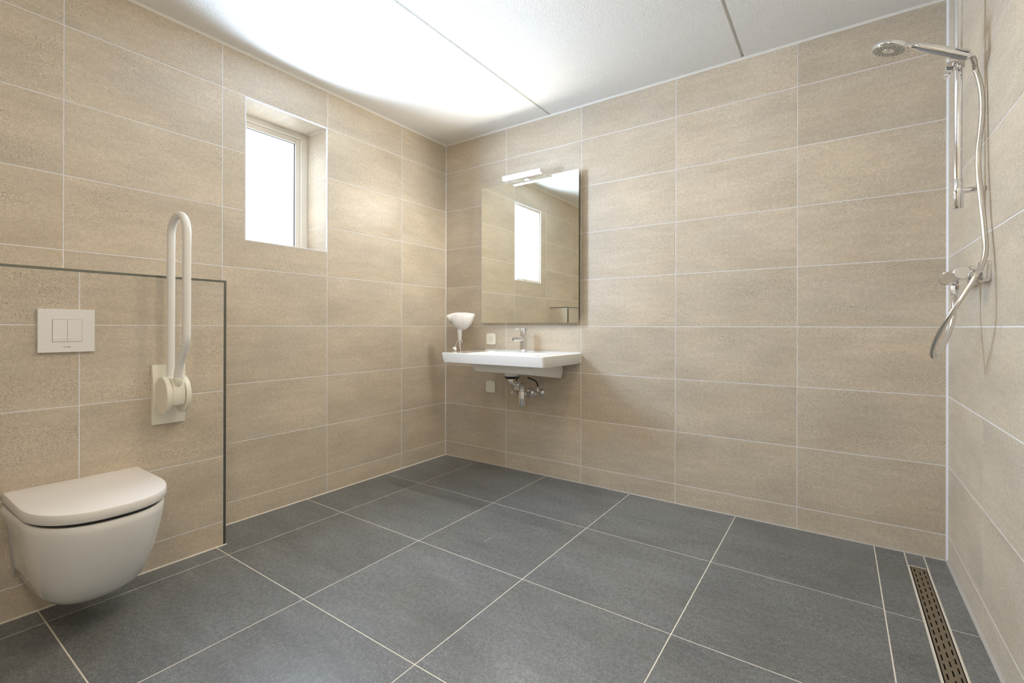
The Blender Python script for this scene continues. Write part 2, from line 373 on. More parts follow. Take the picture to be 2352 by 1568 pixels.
# ------------------------------------------------------------------ window
RD = -0.205    # face of the window frame
b = bmesh.new()   # reveal linings: head, sill and two jambs, tiled in thick slabs
wn = bpy.data.objects.new('window_1', None); COL.objects.link(wn); struct(wn)
o = tiled('jamb_tiles', (0, WY1, 0), (1, 0, 0), (0, 0, 1), [RD, -0.008], [WZ0, 1.612, 1.912, WZ1], 0.003); o.parent = wn
o = tiled('jamb_tiles', (0, WY0, 0), (-1, 0, 0), (0, 0, 1), [0.008, -RD], [WZ0, 1.612, 1.912, WZ1], 0.003); o.parent = wn
o = tiled('sill_tiles', (0, 0, WZ0), (1, 0, 0), (0, 1, 0), [RD, -0.008], [WY0, WY1], 0.003); o.parent = wn
o = tiled('head_tiles', (0, 0, WZ1), (1, 0, 0), (0, -1, 0), [RD, -0.008], [-WY1, -WY0], 0.003); o.parent = wn
b = bmesh.new(); t = 0.006
box(b, -0.008, 0.0008, WY0-t, WY0+0.0005, WZ0-t, WZ1+t); box(b, -0.008, 0.0008, WY1-0.0005, WY1+t, WZ0-t, WZ1+t)
box(b, -0.008, 0.0008, WY0, WY1, WZ1-0.0005, WZ1+t); box(b, -0.008, 0.0008, WY0, WY1, WZ0-t, WZ0+0.0005)
obj('edge_profile', b, M_SILW, wn, bevel=0.0008)
def ring(bm, x0, x1, ya, yb, za, zb, wy, wz, mi=0):
    box(bm, x0, x1, ya, ya+wy, za, zb, mi); box(bm, x0, x1, yb-wy, yb, za, zb, mi)
    box(bm, x0, x1, ya+wy, yb-wy, zb-wz, zb, mi); box(bm, x0, x1, ya+wy, yb-wy, za, za+wz, mi)
b = bmesh.new(); ring(b, RD-0.07, RD, WY0-.02, WY1+.02, WZ0-.02, WZ1+.02, 0.062, 0.052); obj('window_frame', b, M_UPVC, wn, bevel=0.004)
b = bmesh.new(); ring(b, RD-0.06, RD-0.012, WY0+.042, WY1-.042, WZ0+.005, WZ1-.032, 0.030, 0.032); obj('sash', b, M_UPVC, wn, bevel=0.004)
b = bmesh.new(); ring(b, RD-0.040, RD-0.020, WY0+.070, WY1-.072, WZ0+.036, WZ1-.063, 0.0030, 0.0030); obj('glazing_gasket', b, M_BLACK, wn)
b = bmesh.new(); box(b, RD-0.050, RD-0.030, WY0+.070, WY1-.072, WZ0+.036, WZ1-.063); obj('frosted_pane', b, M_PANE, wn)

# daylight entering through the frosted pane (real area light in the window opening)
ld = bpy.data.lights.new('window_daylight', 'AREA'); ld.shape = 'RECTANGLE'; ld.size = 0.44; ld.size_y = 0.70
ld.energy = WINDOW_E*0.36*0.62*PI; ld.color = C_WIN; ld.spread = math.radians(155)
lo_ = bpy.data.objects.new('window_daylight', ld); COL.objects.link(lo_)
lo_.matrix_world = Matrix(((0, 0, -1, -0.012), (1, 0, 0, (WY0+WY1)/2), (0, -1, 0, (WZ0+WZ1)/2), (0, 0, 0, 1)))

# ------------------------------------------------------------------ ceiling lamp (out of frame, gives the overhead light) and an added fill lamp
def lamp(x, y, r, mat, label):
    t = thing('ceiling_lamp', label, 'lamp')
    b = bmesh.new(); lathe(b, (x, y, CEIL-0.0005), (0, 0, -1), [(0, r*0.95), (.02, r*0.95), (.022, r*.85)], 40); obj('lamp_base', b, M_WPLAS, t, smooth=40)
    b = bmesh.new(); lathe(b, (x, y, CEIL-0.022), (0, 0, -1), [(0, r), (.02, r), (.038, r*.96), (.048, r*.8), (.052, r*.4), (.053, 0.005)], 40); obj('lamp_shade', b, mat, t, smooth=60)
lamp(1.68, -1.50, 0.14, M_LAMP, 'round white ceiling lamp in the middle of the ceiling')
M_FILL = emit('added_fill_lamp_shade', C_FILL, FILL_E)  # unseen lamp, added as fill from behind the camera
lamp(2.20, -3.00, 0.14, M_FILL, 'round white lamp added unseen behind the viewer as fill light')

# ------------------------------------------------------------------ mirror and mirror light
t = thing('wall_mirror', 'large frameless rectangular mirror on the tiled back wall above the washbasin', 'mirror')
b = bmesh.new(); box(b, 0.393, 1.181, -0.0455, -0.0405, 1.036, 2.016); 
for f in b.faces: f.material_index = 1
for f in b.faces:
    if abs(f.calc_center_median().y+0.0455) < 1e-5: f.material_index = 0
obj('mirror_glass', b, [M_MIRROR, M_GEDGE], t)
b = bmesh.new(); box(b, 0.413, 1.163, -0.0405, -0.001, 1.056, 1.996); obj('backing_frame', b, M_ALU, t)
t = thing('mirror_light', 'small lit LED bar light clipped over the top edge of the mirror', 'lamp')
b = bmesh.new(); box(b, 0.634, 0.940, -0.124, -0.096, 2.036, 2.046); box(b, 0.634, 0.940, -0.101, -0.096, 2.019, 2.0359); box(b, 0.634, 0.6365, -0.124, -0.101, 2.019, 2.0359); box(b, 0.9375, 0.940, -0.124, -0.101, 2.019, 2.0359); obj('light_housing', b, M_WPLAS, t, bevel=0.002)  # back cover of the housing added to keep lamp light off the wall
b = bmesh.new(); box(b, 0.637, 0.937, -0.1235, -0.1015, 2.0175, 2.0355); obj('light_diffuser', b, M_LED, t, bevel=0.002)
b = bmesh.new(); tube(b, [(0.787, -0.096, 2.040), (0.787, -0.05, 2.040), (0.787, -0.044, 2.036), (0.787, -0.040, 2.0285)], 0.005, 12)
lathe(b, (0.787, -0.043, 2.0165), (0, 0, 1), [(0, .019), (.010, .019), (.012, .016)], 24); obj('clip_bracket', b, M_CHROME, t, smooth=40)

# ------------------------------------------------------------------ washbasin
t = thing('wash_basin', 'white ceramic wall-hung washbasin with wide rectangular rim below the mirror', 'washbasin')
b = bmesh.new(); n = 8
ZT, ZB = 0.838, 0.772
def rg(cx, cy, hx, hy, r, z): return [(x, y, z) for x, y in rrect(cx, cy, hx, hy, r, n)]
cx, cy = 0.7825, -0.2355
def tap(rg_, f):
    return [(x, y, z) for x, y, z in rg_]
def rb(x0, x1, y0, r, z, y1=-0.001): return rg((x0+x1)/2, (y0+y1)/2, (x1-x0)/2, (y1-y0)/2, (.0005, .0005, r, r), z)
rings = [
    rg(0.812, -0.212, 0.238, 0.188, (.02, .05, .08, .025), 0.700),
    rg(0.812, -0.212, 0.243, 0.197, (.03, .05, .09, .03), 0.715),
    rg(0.812, -0.215, 0.248, 0.204, (.02, .05, .08, .025), 0.750),
    rg(0.812, -0.215, 0.252, 0.208, .06, ZB+0.001),
    rb(0.4060, 1.1680, -0.4580, .010, ZB),
    rb(0.4020, 1.1710, -0.4620, .012, ZB+0.004),
    rb(0.3905, 1.1735, -0.4705, .012, ZT-0.006),
    rb(0.3915, 1.1730, -0.4695, .011, ZT-0.0015),
    rb(0.3950, 1.1700, -0.4660, .010, ZT),
    rg(0.805, -0.280, 0.252, 0.150, .05, ZT-0.001),
    rg(0.805, -0.280, 0.246, 0.144, .05, ZT-0.006),
    rg(0.805, -0.280, 0.225, 0.125, .05, ZT-0.055),
    rg(0.805, -0.280, 0.180, 0.090, .06, ZT-0.088),
    rg(0.800, -0.270, 0.060, 0.040, .035, ZT-0.098),
]
# slope the underside: front high, back low
def slope(p, k):
    x, y, z = p; f = min(1, max(0, (-y-0.02)/0.38)); return (x, y, z - (1-f)*k)
rings[0] = [slope((x, y, 0.722), 0.052) for x, y, z in rings[0]]
rings[1] = [slope((x, y, 0.732), 0.052) for x, y, z in rings[1]]
rings[2] = [slope((x, y, 0.752), 0.030) for x, y, z in rings[2]]
loft(b, rings)
obj('basin_body', b, M_CERAM, t, smooth=35)
b = bmesh.new(); lathe(b, (0.800, -0.250, 0.722), (0, 0, -1), [(-.006, .044), (.028, .044), (.034, .040)], 36); obj('drain_cup', b, M_CERAM, t, smooth=40)
b = bmesh.new(); lathe(b, (0.800, -0.270, ZT-0.0985), (0, 0, 1), [(0, .032), (.004, .032), (.006, .028)], 36); obj('drain_plug', b, M_CHROME, t, smooth=40)
b = bmesh.new(); bead(b, (0.395, -0.0005, ZT), (1.172, -0.0005, ZT), (0, -1, 0), Z, 0.006); bead(b, (1.173, -0.0005, ZT-.06), (1.173, -0.0005, ZT), (1, 0, 0), (0, -1, 0), 0.005); obj('silicone_joint', b, M_SILW, t, smooth=50)

# basin trap
t = thing('bottle_trap', 'chrome bottle trap and waste pipe hanging below the washbasin', 'pipe')
b = bmesh.new(); lathe(b, (0.800, -0.250, 0.6875), (0, 0, -1), [(0, .043), (.004, .0425), (.011, .037), (.016, .030)], 36); obj('rubber_seal', b, M_BLACK, t, smooth=40)
b = bmesh.new(); lathe(b, (0.800, -0.250, 0.6713), (0, 0, -1), [(0, .022), (.010, .022), (.011, .018)], 30)
tube(b, catmull([(0.800, -0.250, 0.665), (0.800, -0.248, 0.650), (0.806, -0.225, 0.630), (0.812, -0.200, 0.628)], 6), 0.0155, 20); obj('tail_pipe', b, M_CHROME, t, smooth=50)
b = bmesh.new(); lathe(b, (0.811, -0.205, 0.628), (0.1, 1, 0.02), [(0, .021), (.014, .021)], 30); obj('coupling_nut', b, M_CHROME, t, smooth=40)
b = bmesh.new(); tube(b, catmull([(0.812, -0.196, 0.629), (0.812, -0.170, 0.632), (0.808, -0.140, 0.622), (0.806, -0.130, 0.598), (0.806, -0.130, 0.575)], 6), 0.0165, 20); obj('swan_neck', b, M_CHROME, t, smooth=50)
b = bmesh.new(); lathe(b, (0.806, -0.130, 0.580), (0, 0, -1), [(0, .019), (.002, .022), (.010, .023), (.011, .0205), (.040, .0245), (.048, .0245), (.049, .0225), (.050, .0245), (.090, .0235), (.101, .019), (.106, .010)], 40); obj('trap_bottle', b, M_CHROME, t, smooth=35)
b = bmesh.new(); tube(b, [(0.806, -0.118, 0.556), (0.793, -0.0005, 0.552)], 0.0145, 24); lathe(b, (0.803, -0.104, 0.556), (-.11, 1, -.03), [(0, .020), (.016, .020)], 24)
obj('waste_pipe', b, M_CHROME, t, smooth=40)
b = bmesh.new(); lathe(b, (0.791, -0.0005, 0.551), (0, -1, 0), [(0, .0335), (.004, .0335), (.010, .028), (.015, .0155)], 36); obj('wall_rosette', b, M_CHROME, t, smooth=50)
def valve(x, z, label, hose):
    t = thing('angle_valve', label, 'valve', 'chrome angle valves under the basin')
    b = bmesh.new(); lathe(b, (x, -0.0005, z), (0, -1, 0), [(0, .0265), (.003, .0265), (.009, .021), (.013, .011)], 32); obj('wall_rosette', b, M_CHROME, t, smooth=50)
    b = bmesh.new(); lathe(b, (x, -0.010, z), (0, -1, 0), [(0, .010), (.028, .010), (.030, .013), (.044, .013)], 24); tube(b, [(x, -0.046, z), (x, -0.046, z+0.022)], 0.0085, 20); lathe(b, (x, -0.046, z+.020), (0, 0, 1), [(0, .0095), (.010, .0095), (.011, .006), (.022, .0055)], 20)
    obj('valve_body', b, M_CHROME, t, smooth=40)
    b = bmesh.new(); lathe(b, (x, -0.053, z), (-0.25, -1, 0), [(0, .008), (.010, .008), (.012, .0125), (.028, .0125), (.030, .011)], 24); obj('valve_knob', b, M_CHROME, t, smooth=40)
    b = bmesh.new(); tube(b, catmull(hose, 8), 0.0048, 14); obj('supply_hose', b, M_BLACK, t, smooth=60)
valve(0.878, 0.561, 'chrome angle valve right of the trap, with a bare black supply hose', [(0.878, -0.046, 0.600), (0.877, -0.047, 0.620), (0.866, -0.055, 0.642), (0.846, -0.07, 0.656), (0.822, -0.085, 0.6645)])
valve(0.700, 0.556, 'chrome angle valve left of the trap, half behind it', [(0.700, -0.046, 0.596), (0.702, -0.048, 0.620), (0.715, -0.06, 0.640), (0.735, -0.075, 0.656), (0.755, -0.09, 0.6645)])

# basin tap
t = thing('basin_tap', 'chrome single-lever tap standing on the back of the washbasin', 'tap')
b = bmesh.new(); lathe(b, (0.790, -0.088, ZT+0.0003), (0, 0, 1), [(0, .0245), (.003, .0245), (.004, .0225), (.118, .0225)], 40); obj('tap_body', b, M_CHROME, t, smooth=35)
b = bmesh.new(); lathe(b, (0.790, -0.088, ZT+0.1188), (0, 0, 1), [(0, .0205), (.0015, .0225), (.038, .0225), (.041, .0205)], 40); obj('tap_cap', b, M_CHROME, t, smooth=35)
b = bmesh.new(); lathe(b, (0.790, -0.096, ZT+0.090), (0, -1, -0.02), [(0, .0135), (.112, .0135), (.114, .012)], 32); obj('spout', b, M_CHROME, t, smooth=35)
b = bmesh.new(); lathe(b, (0.790, -0.2096, ZT+0.0877), (0, -1, -0.02), [(0, .0105), (.0012, .0105)], 28); obj('aerator', b, M_SATIN, t, smooth=35)
b = bmesh.new(); lathe(b, (0.790, -0.102, ZT+0.150), (0, -1, 0.05), [(0, .0040), (.090, .0040), (.092, .003)], 20); obj('lever', b, M_CHROME, t, smooth=35)

# hair dryer on the basin rim
t = thing('hair_dryer', 'white hair dryer hanging in the corner left of the washbasin', 'hair dryer')
dirx = Vector((0.87, 0.49, 0)).normalized(); dq = Vector((-0.49, 0.87, 0)).normalized()
DC = Vector((0.244, -0.118, 0)); sc = 0.003213
def D3(px, pz, q=0.0):       # outline coordinates: tenths of millimetres on the dryer, handle axis at 540
    return DC + dirx*((px-540)/9.8*sc/0.993) + Vector((0, 0, 0.8287+(1135-pz)/9.8*sc)) + dq*q
def hull(bm, prof, wmax, n=28):
    rings = []
    for px, a, c, wf in prof:
        mid = (a+c)/2; hz = (c-a)/2
        rings.append([D3(px, mid - hz*math.sin(2*PI*i/n)) + dq*(wmax*wf*math.cos(2*PI*i/n)) for i in range(n)])
    loft(bm, rings)
b = bmesh.new(); hull(b, [(310, 304, 400, .5), (345, 290, 470, .72), (400, 276, 548, .9), (470, 268, 625, 1.0), (540, 265, 655, 1.0), (600, 266, 660, 1.0), (650, 267, 662, 1.0)], 0.036)
obj('dryer_body', b, M_WPLAS, t, smooth=60)
b = bmesh.new(); hull(b, [(252, 345, 388, .5), (262, 322, 420, .7), (290, 308, 462, .8), (320, 305, 492, .84), (356, 300, 530, .86)], 0.036); obj('air_nozzle', b, M_WPLAS, t, smooth=60)
b = bmesh.new(); hull(b, [(652, 267, 658, 1.03), (700, 270, 640, 1.02), (760, 277, 590, .9), (810, 284, 530, .78), (850, 292, 450, .6), (884, 298, 345, .35)], 0.036); obj('air_intake', b, M_WPLAS, t, smooth=60)
b = bmesh.new()
rings = []
for pz, x0, x1, q in [(560, 480, 592, .016), (700, 492, 600, .016), (820, 505, 592, .014), (930, 520, 578, .011), (1000, 530, 568, .009), (1030, 540, 566, .006), (1090, 553, 573, .0045), (1135, 562, 577, .0035)]:
    rings.append([D3((x0+x1)/2 + (x1-x0)/2*math.cos(2*PI*i/24), pz) + dq*(q*math.sin(2*PI*i/24)) for i in range(24)])
loft(b, rings); obj('handle', b, M_WPLAS, t, smooth=60)
b = bmesh.new()
for pz in (585, 650): 
    p = D3(512, pz, -0.0155); lathe(b, p, -dq, [(0, .0035), (.002, .003)], 14)
p = D3(512, 617, -0.0155); lathe(b, p, -dq, [(0, .0025), (.001, .002)], 12)
obj('slide_switch', b, M_GREY, t, smooth=40)
b = bmesh.new(); p = D3(482, 340, -0.0362)
for k in range(6): 
    q = D3(448+k*12, 341, -0.0352); box(b, q.x-.0012, q.x+.0012, q.y-.0012, q.y+.0004, q.z-.0016, q.z+.0016)
obj('grey_print', b, M_GREY, t)
b = bmesh.new(); tube(b, catmull([D3(570, 1130, 0), D3(572, 1175, -.004), D3(558, 1215, -.012), D3(520, 1228, -.020), D3(480, 1215, -.022), D3(452, 1160, -.020), D3(450, 1090, -.014), D3(462, 1010, -.01), D3(490, 940, -.018), D3(525, 885, -.020), D3(580, 872, -.012), D3(607, 905, -.006), D3(600, 950, 0), D3(566, 980, .012)], 7), 0.0026, 12); obj('cord', b, M_WPLAS, t, smooth=60)
b = bmesh.new(); lathe(b, D3(438, 1070, -.032), (0.75, -0.3, -0.45), [(0, .012), (.004, .0165), (.014, .0165), (.022, .010), (.034, .006)], 24); obj('plug', b, M_WPLAS, t, smooth=50)
hp_ = D3(600, 400, 0.028)
b = bmesh.new(); box(b, hp_.x-.013, hp_.x+.013, hp_.y, -0.0005, hp_.z-.03, hp_.z+.03); obj('wall_holder', b, M_WPLAS, t, bevel=0.004)

# socket and switch on the back wall
def plate(name, x0, x1, z0, z1, label, cat):
    t = thing(name, label, cat)
    b = bmesh.new(); bul = 0.003; pts = []
    m = 6
    for i in range(m+1): f = i/m; pts.append((x0+(x1-x0)*f, z0-bul*math.sin(PI*f)))
    for i in range(1, m+1): f = i/m; pts.append((x1+0.001*math.sin(PI*f), z0+(z1-z0)*f))
    for i in range(1, m+1): f = i/m; pts.append((x1+(x0-x1)*f, z1+bul*math.sin(PI*f)))
    for i in range(1, m): f = i/m; pts.append((x0-0.001*math.sin(PI*f), z1+(z0-z1)*f))
    loft(b, [[(x, -0.0005, z) for x, z in pts], [(x, -0.0095, z) for x, z in pts]]); obj('cover_plate', b, M_CREAM, t, smooth=30, bevel=0.0015)
    return t
t = plate('power_socket', 0.412, 0.494, 0.8815, 0.9585, 'cream wall socket with a round recessed outlet, above the basin rim', 'socket')
xc, zc = 0.453, 0.920
b = bmesh.new(); box(b, xc-.022, xc+.022, -0.0108, -0.0090, zc-.022, zc+.022); obj('socket_insert', b, M_CREAM, t, bevel=0.0008)
b = bmesh.new(); lathe(b, (xc, -0.0109, zc), (0, -1, 0), [(0, .0185), (.0016, .0185), (.0016, .0165), (.0004, .0160)], 32); obj('socket_well', b, M_IVORY, t, smooth=40)
b = bmesh.new()
for dx in (-.0065, .0065): lathe(b, (xc+dx, -0.0112, zc), (0, -1, 0), [(0, .0026), (.0008, .0026)], 14)
for dz in (-.0145, .0145): box(b, xc-.002, xc+.002, -0.0128, -0.0110, zc+dz-.0012, zc+dz+.0012)
obj('contact_holes', b, M_GREY, t)
t = plate('light_switch', 0.409, 0.491, 0.5305, 0.6085, 'cream single rocker switch on the back wall below the basin, left of the trap', 'switch')
b = bmesh.new(); xc, zc = 0.450, 0.5695; loft(b, [[(xc-.021, -.0090, zc-.0215), (xc+.021, -.0090, zc-.0215), (xc+.021, -.0090, zc+.0215), (xc-.021, -.0090, zc+.0215)], [(xc-.0205, -.0125, zc-.021), (xc+.0205, -.0125, zc-.021), (xc+.0205, -.0105, zc+.021), (xc-.0205, -.0105, zc+.021)]]); obj('rocker', b, M_CREAM, t, bevel=0.0008)

# ------------------------------------------------------------------ toilet
t = thing('toilet', 'white wall-hung toilet with its lid closed, on the tiled boxing at the left', 'toilet')
TY = -2.250
def dshape(hw, xs, xn, z, y0=TY, e=2.35, n=26, x0=PX+0.0005):
    """half-round D outline: straight back at the wall, sides to xs, nose at xn"""
    pts = [(x0, y0+hw, z)]
    for i in range(1, 6): pts.append((x0+(xs-x0)*i/6, y0+hw*(1-0.006*i/6), z))
    for i in range(n+1):
        a = PI/2 - PI*i/n; c, s = math.cos(a), math.sin(a)
        pts.append((xs+(xn-xs)*abs(c)**(2/e), y0+hw*0.994*math.copysign(abs(s)**(2/e), s), z))
    for i in range(5, 0, -1): pts.append((x0+(xs-x0)*i/6, y0-hw*(1-0.006*i/6), z))
    pts.append((x0, y0-hw, z)); return pts
b = bmesh.new()
loft(b, [dshape(.1880, .44, .676, .409), dshape(.1895, .44, .678, .412), dshape(.1895, .44, .678, .435), dshape(.1875, .44, .6755, .4395), dshape(.184, .44, .671, .441)])
obj('toilet_lid', b, M_SEAT, t, smooth=35)
b = bmesh.new(); loft(b, [dshape(.178, .43, .664, .3985), dshape(.178, .43, .664, .4085)]); obj('lid_gap_shade', b, M_BLACK, t, smooth=35)  # black slab paints the shade in the gap between lid and bowl
b = bmesh.new()
# bowl body: outlines from rim down to the foot
def bowlr(hw, hwb, xs, xn, z, e=2.35, x0=PX+0.0005):
    p = dshape(hw, xs, xn, z, e=e, x0=x0); out = []
    for x, y, zz in p:
        f = min(1, max(0, (x-PX)/(xs-PX))); w_ = (hwb + (hw-hwb)*f)/hw; out.append((x, TY+(y-TY)*w_, zz))
    return out
rr = [bowlr(.176, .186, .43, .660, .397), bowlr(.181, .191, .43, .667, .396), bowlr(.1845, .1935, .43, .6715, .388), bowlr(.184, .192, .43, .670, .370),
      bowlr(.179, .176, .425, .657, .320), bowlr(.169, .169, .42, .632, .255), bowlr(.155, .163, .41, .600, .190), bowlr(.139, .157, .40, .562, .135), bowlr(.118, .142, .385, .525, .106), bowlr(.102, .130, .375, .500, .092), bowlr(.086, .116, .360, .470, .086)]
rr[-1] = [(x, y, z+max(0, (.40-x))*0.30) for x, y, z in rr[-1]]
rr[-2] = [(x, y, z+max(0, (.40-x))*0.28) for x, y, z in rr[-2]]
rr[-3] = [(x, y, z+max(0, (.40-x))*0.22) for x, y, z in rr[-3]]
rr[-4] = [(x, y, z+max(0, (.40-x))*0.12) for x, y, z in rr[-4]]
loft(b, rr); obj('toilet_bowl', b, M_CERAM, t, smooth=40)
for sg in (1, -1):
    b = bmesh.new(); bead(b, (PX+.0005, TY+sg*.176, .33), (PX+.0005, TY+sg*.160, .14), (1, 0, 0), (0, sg, 0), .004); obj('wall_seal', b, M_SILG, t, smooth=50)

# flush plate
t = thing('flush_plate', 'white rectangular dual-flush plate on the boxing above the toilet', 'flush plate')
fx0, fx1 = PX+0.0005, PX+0.0125
b = bmesh.new(); box(b, fx0, fx1, -2.357, -2.201, 0.912, 1.068); obj('plate', b, M_WPLAS, t, bevel=0.0012)
b = bmesh.new(); box(b, fx1-.001, fx1+.0003, -2.3195, -2.2375, 0.9495, 1.0315); obj('button_recess', b, M_GREY, t)
for a, c in ((-2.3183, -2.2790), (-2.2780, -2.2385)):
    b = bmesh.new(); box(b, fx1-.001, fx1+.0013, a, c, 0.9508, 1.0303); obj('flush_button', b, M_WPLAS, t, bevel=0.0006)
b = bmesh.new(); box(b, fx1+.0010, fx1+.0022, -2.3178, -2.2562, 0.9610, 0.9645); obj('raised_strip', b, M_WPLAS, t, bevel=0.0005)
def text(s, size, mat, parent, mw, name='logo'):
    cu = bpy.data.curves.new('lettering', 'FONT'); cu.body = s; cu.size = size; cu.align_x = 'CENTER'; cu.extrude = 0.0001; cu.offset = size*0.012
    to = bpy.data.objects.new('lettering', cu); COL.objects.link(to)
    dg = bpy.context.evaluated_depsgraph_get(); me = bpy.data.meshes.new_from_object(to.evaluated_get(dg))
    bpy.data.objects.remove(to); me.transform(mw); me.materials.clear(); me.materials.append(mat)
    o = bpy.data.objects.new(name, me); COL.objects.link(o); o.parent = parent; return o
RM = Matrix(((0, 0, 1, fx1+0.0002), (1, 0, 0, -2.2755), (0, 1, 0, 0.9293), (0, 0, 0, 1)))
text('WISA', 0.0048, M_PRINT, t, RM @ Matrix.Diagonal((1.25, 1, 1, 1)))
b = bmesh.new(); 
ro, ri = [], []
for i in range(20):
    a = 2*PI*i/20; ro.append((fx1+.0003, -2.2870+.0026*math.cos(a), .9310+.0017*math.sin(a))); ri.append((fx1+.0003, -2.2870+.0017*math.cos(a), .9310+.0009*math.sin(a)))
R0 = [b.verts.new(p) for p in ro]; R1 = [b.verts.new(p) for p in ri]; bridge(b, R0, R1); obj('logo_ring', b, M_PRINT, t)

# folding grab rail
t = thing('grab_rail', 'white fold-up support rail raised upright on the boxing beside the toilet', 'grab rail')
b = bmesh.new(); py0, py1 = -2.020, -1.900; n = 14
prof = []
for i in range(n+1):
    z = 0.600 + 0.247*i/n; f = math.sin(PI*i/n)**1.3; prof.append((PX+0.014+0.013*f, z))
ra = [(PX+.0005, 0.600)] + prof + [(PX+.0005, 0.847)]
loft(b, [[(x, py0, z) for x, z in ra], [(x, py1, z) for x, z in ra]]); obj('wall_plate', b, M_IVORY, t, smooth=30, bevel=0.002)
HZ = 0.727
for y0, y1, hx in ((-2.012, -1.992, .302), (-1.944, -1.926, .302)):
    b = bmesh.new(); r_ = 0.076; rgs = []
    def disc(y, r, s=1.0):
        return [(max(PX+.018, hx+ r*0.88*math.cos(2*PI*i/48)), y, HZ + r*math.sin(2*PI*i/48)) for i in range(48)]
    loft(b, [disc(y0, r_-.002), disc(y0+.002, r_), disc(y1-.002, r_), disc(y1, r_-.002)]); obj('hinge_cheek', b, M_IVORY, t, smooth=35)
b = bmesh.new(); hull_ = [(PX+.02, .665), (PX+.02, .800), (.330, .798), (.352, .785), (.362, .750), (.364, .715), (.355, .690), (.30, .680)]
loft(b, [[(x, -1.9905, z) for x, z in hull_], [(x, -1.9455, z) for x, z in hull_]]); obj('hinge_block', b, M_IVORY, t, smooth=30, bevel=0.003)
b = bmesh.new(); yr = -1.969; RR = 0.0148; arc = [(0.354+.076*math.cos(a), yr, 1.380+.076*math.sin(a)) for a in [PI*i/20 for i in range(21)]]
path = [(0.3505, yr, 0.794), (0.352, yr, 0.806), (0.357, yr, 0.826), (0.372, yr, 0.862), (0.402, yr, 0.905), (0.422, yr, 0.938), (0.4295, yr, 0.965), (0.430, yr, 1.0), (0.430, yr, 1.2)]
path = catmull(path, 6) + [Vector(p) for p in arc] + [Vector((0.278, yr, z)) for z in (1.2, 1.0, 0.85, 0.790)]
tube(b, path, RR, 28); obj('rail_tube', b, M_POWDER, t, smooth=60)
b = bmesh.new(); lathe(b, (0.3505, yr, 0.797), (0, 0, -1), [(0, .0172), (.0025, .0175), (.008, .0172), (.020, .0150), (.032, .0100), (.036, .004)], 28); obj('tube_socket', b, M_IVORY, t, smooth=40)

# ------------------------------------------------------------------ shower
t = thing('shower_rail', 'tall chrome riser rail fixed to the right wall in the shower corner', 'shower rail')
SX, SY = 2.857, -0.636
b = bmesh.new(); tube(b, [(SX, SY, 1.49), (SX, SY, 2.30)], 0.0108, 32); obj('riser_tube', b, M_CHROME, t, smooth=40)
for z0, z1, zb in ((1.400, 1.498, 1.458), (2.285, 2.383, 2.325)):
    b = bmesh.new(); lathe(b, (SX, SY, z0), (0, 0, 1), [(0, .0125), (.001, .0133), (z1-z0-.001, .0133), (z1-z0, .0125)], 32)
    lathe(b, (SX+.010, SY, zb), (1, 0, 0), [(0, .0095), (.0525, .0095)], 28); obj('end_bracket', b, M_CHROME, t, smooth=40)
SZ = 1.895
b = bmesh.new(); lathe(b, (SX, SY, SZ-.036), (0, 0, 1), [(0, .0150), (.002, .0165), (.046, .0165), (.050, .0145)], 32)
obj('slider', b, M_CHROME, t, smooth=40)
b = bmesh.new()   # lock lever below the holder
loft(b, [[(SX-.030, SY-.022, SZ-.012), (SX-.006, SY-.024, SZ-.012), (SX-.006, SY-.010, SZ-.012), (SX-.030, SY-.010, SZ-.012)],
         [(SX-.040, SY-.026, SZ-.055), (SX-.018, SY-.027, SZ-.050), (SX-.018, SY-.018, SZ-.050), (SX-.040, SY-.020, SZ-.055)],
         [(SX-.040, SY-.030, SZ-.070), (SX-.030, SY-.030, SZ-.068), (SX-.030, SY-.025, SZ-.068), (SX-.040, SY-.025, SZ-.070)]])
obj('slider_lever', b, M_CHROME, t, bevel=0.002)
HD = Vector((-0.156, -0.025, 0.080)).normalized()     # handset points into the room, slightly up
H0 = Vector((2.867, -0.688, 1.8765))                   # hose end of the handset
b = bmesh.new()
u = HD.cross(Vector((0, 0, 1))).normalized(); v = u.cross(HD)
n = 32; rings = []
for tt, ro_ in ((-0.002, .0175), (0.036, .0185)):
    rings.append([H0+HD*tt+(u*math.cos(-0.9*PI+1.8*PI*i/(n-1))+v*math.sin(-0.9*PI+1.8*PI*i/(n-1)))*ro_ for i in range(n)])
for tt, ro_ in ((0.036, .0155), (-0.002, .0145)):
    rings.append([H0+HD*tt+(u*math.cos(-0.9*PI+1.8*PI*i/(n-1))+v*math.sin(-0.9*PI+1.8*PI*i/(n-1)))*ro_ for i in range(n)])
R = [[b.verts.new(p) for p in r] for r in rings]
for k in range(4):
    for i in range(n-1): b.faces.new((R[k][i], R[k][i+1], R[(k+1) % 4][i+1], R[(k+1) % 4][i]))
b.faces.new([R[k][0] for k in range(4)]); b.faces.new([R[k][-1] for k in range(4)])
tube(b, [H0+HD*.018+Vector((-.002, .019, -.004)), Vector((SX, SY-.014, SZ-.012))], .0105, 20)
obj('handset_holder', b, M_CHROME, t, smooth=40)

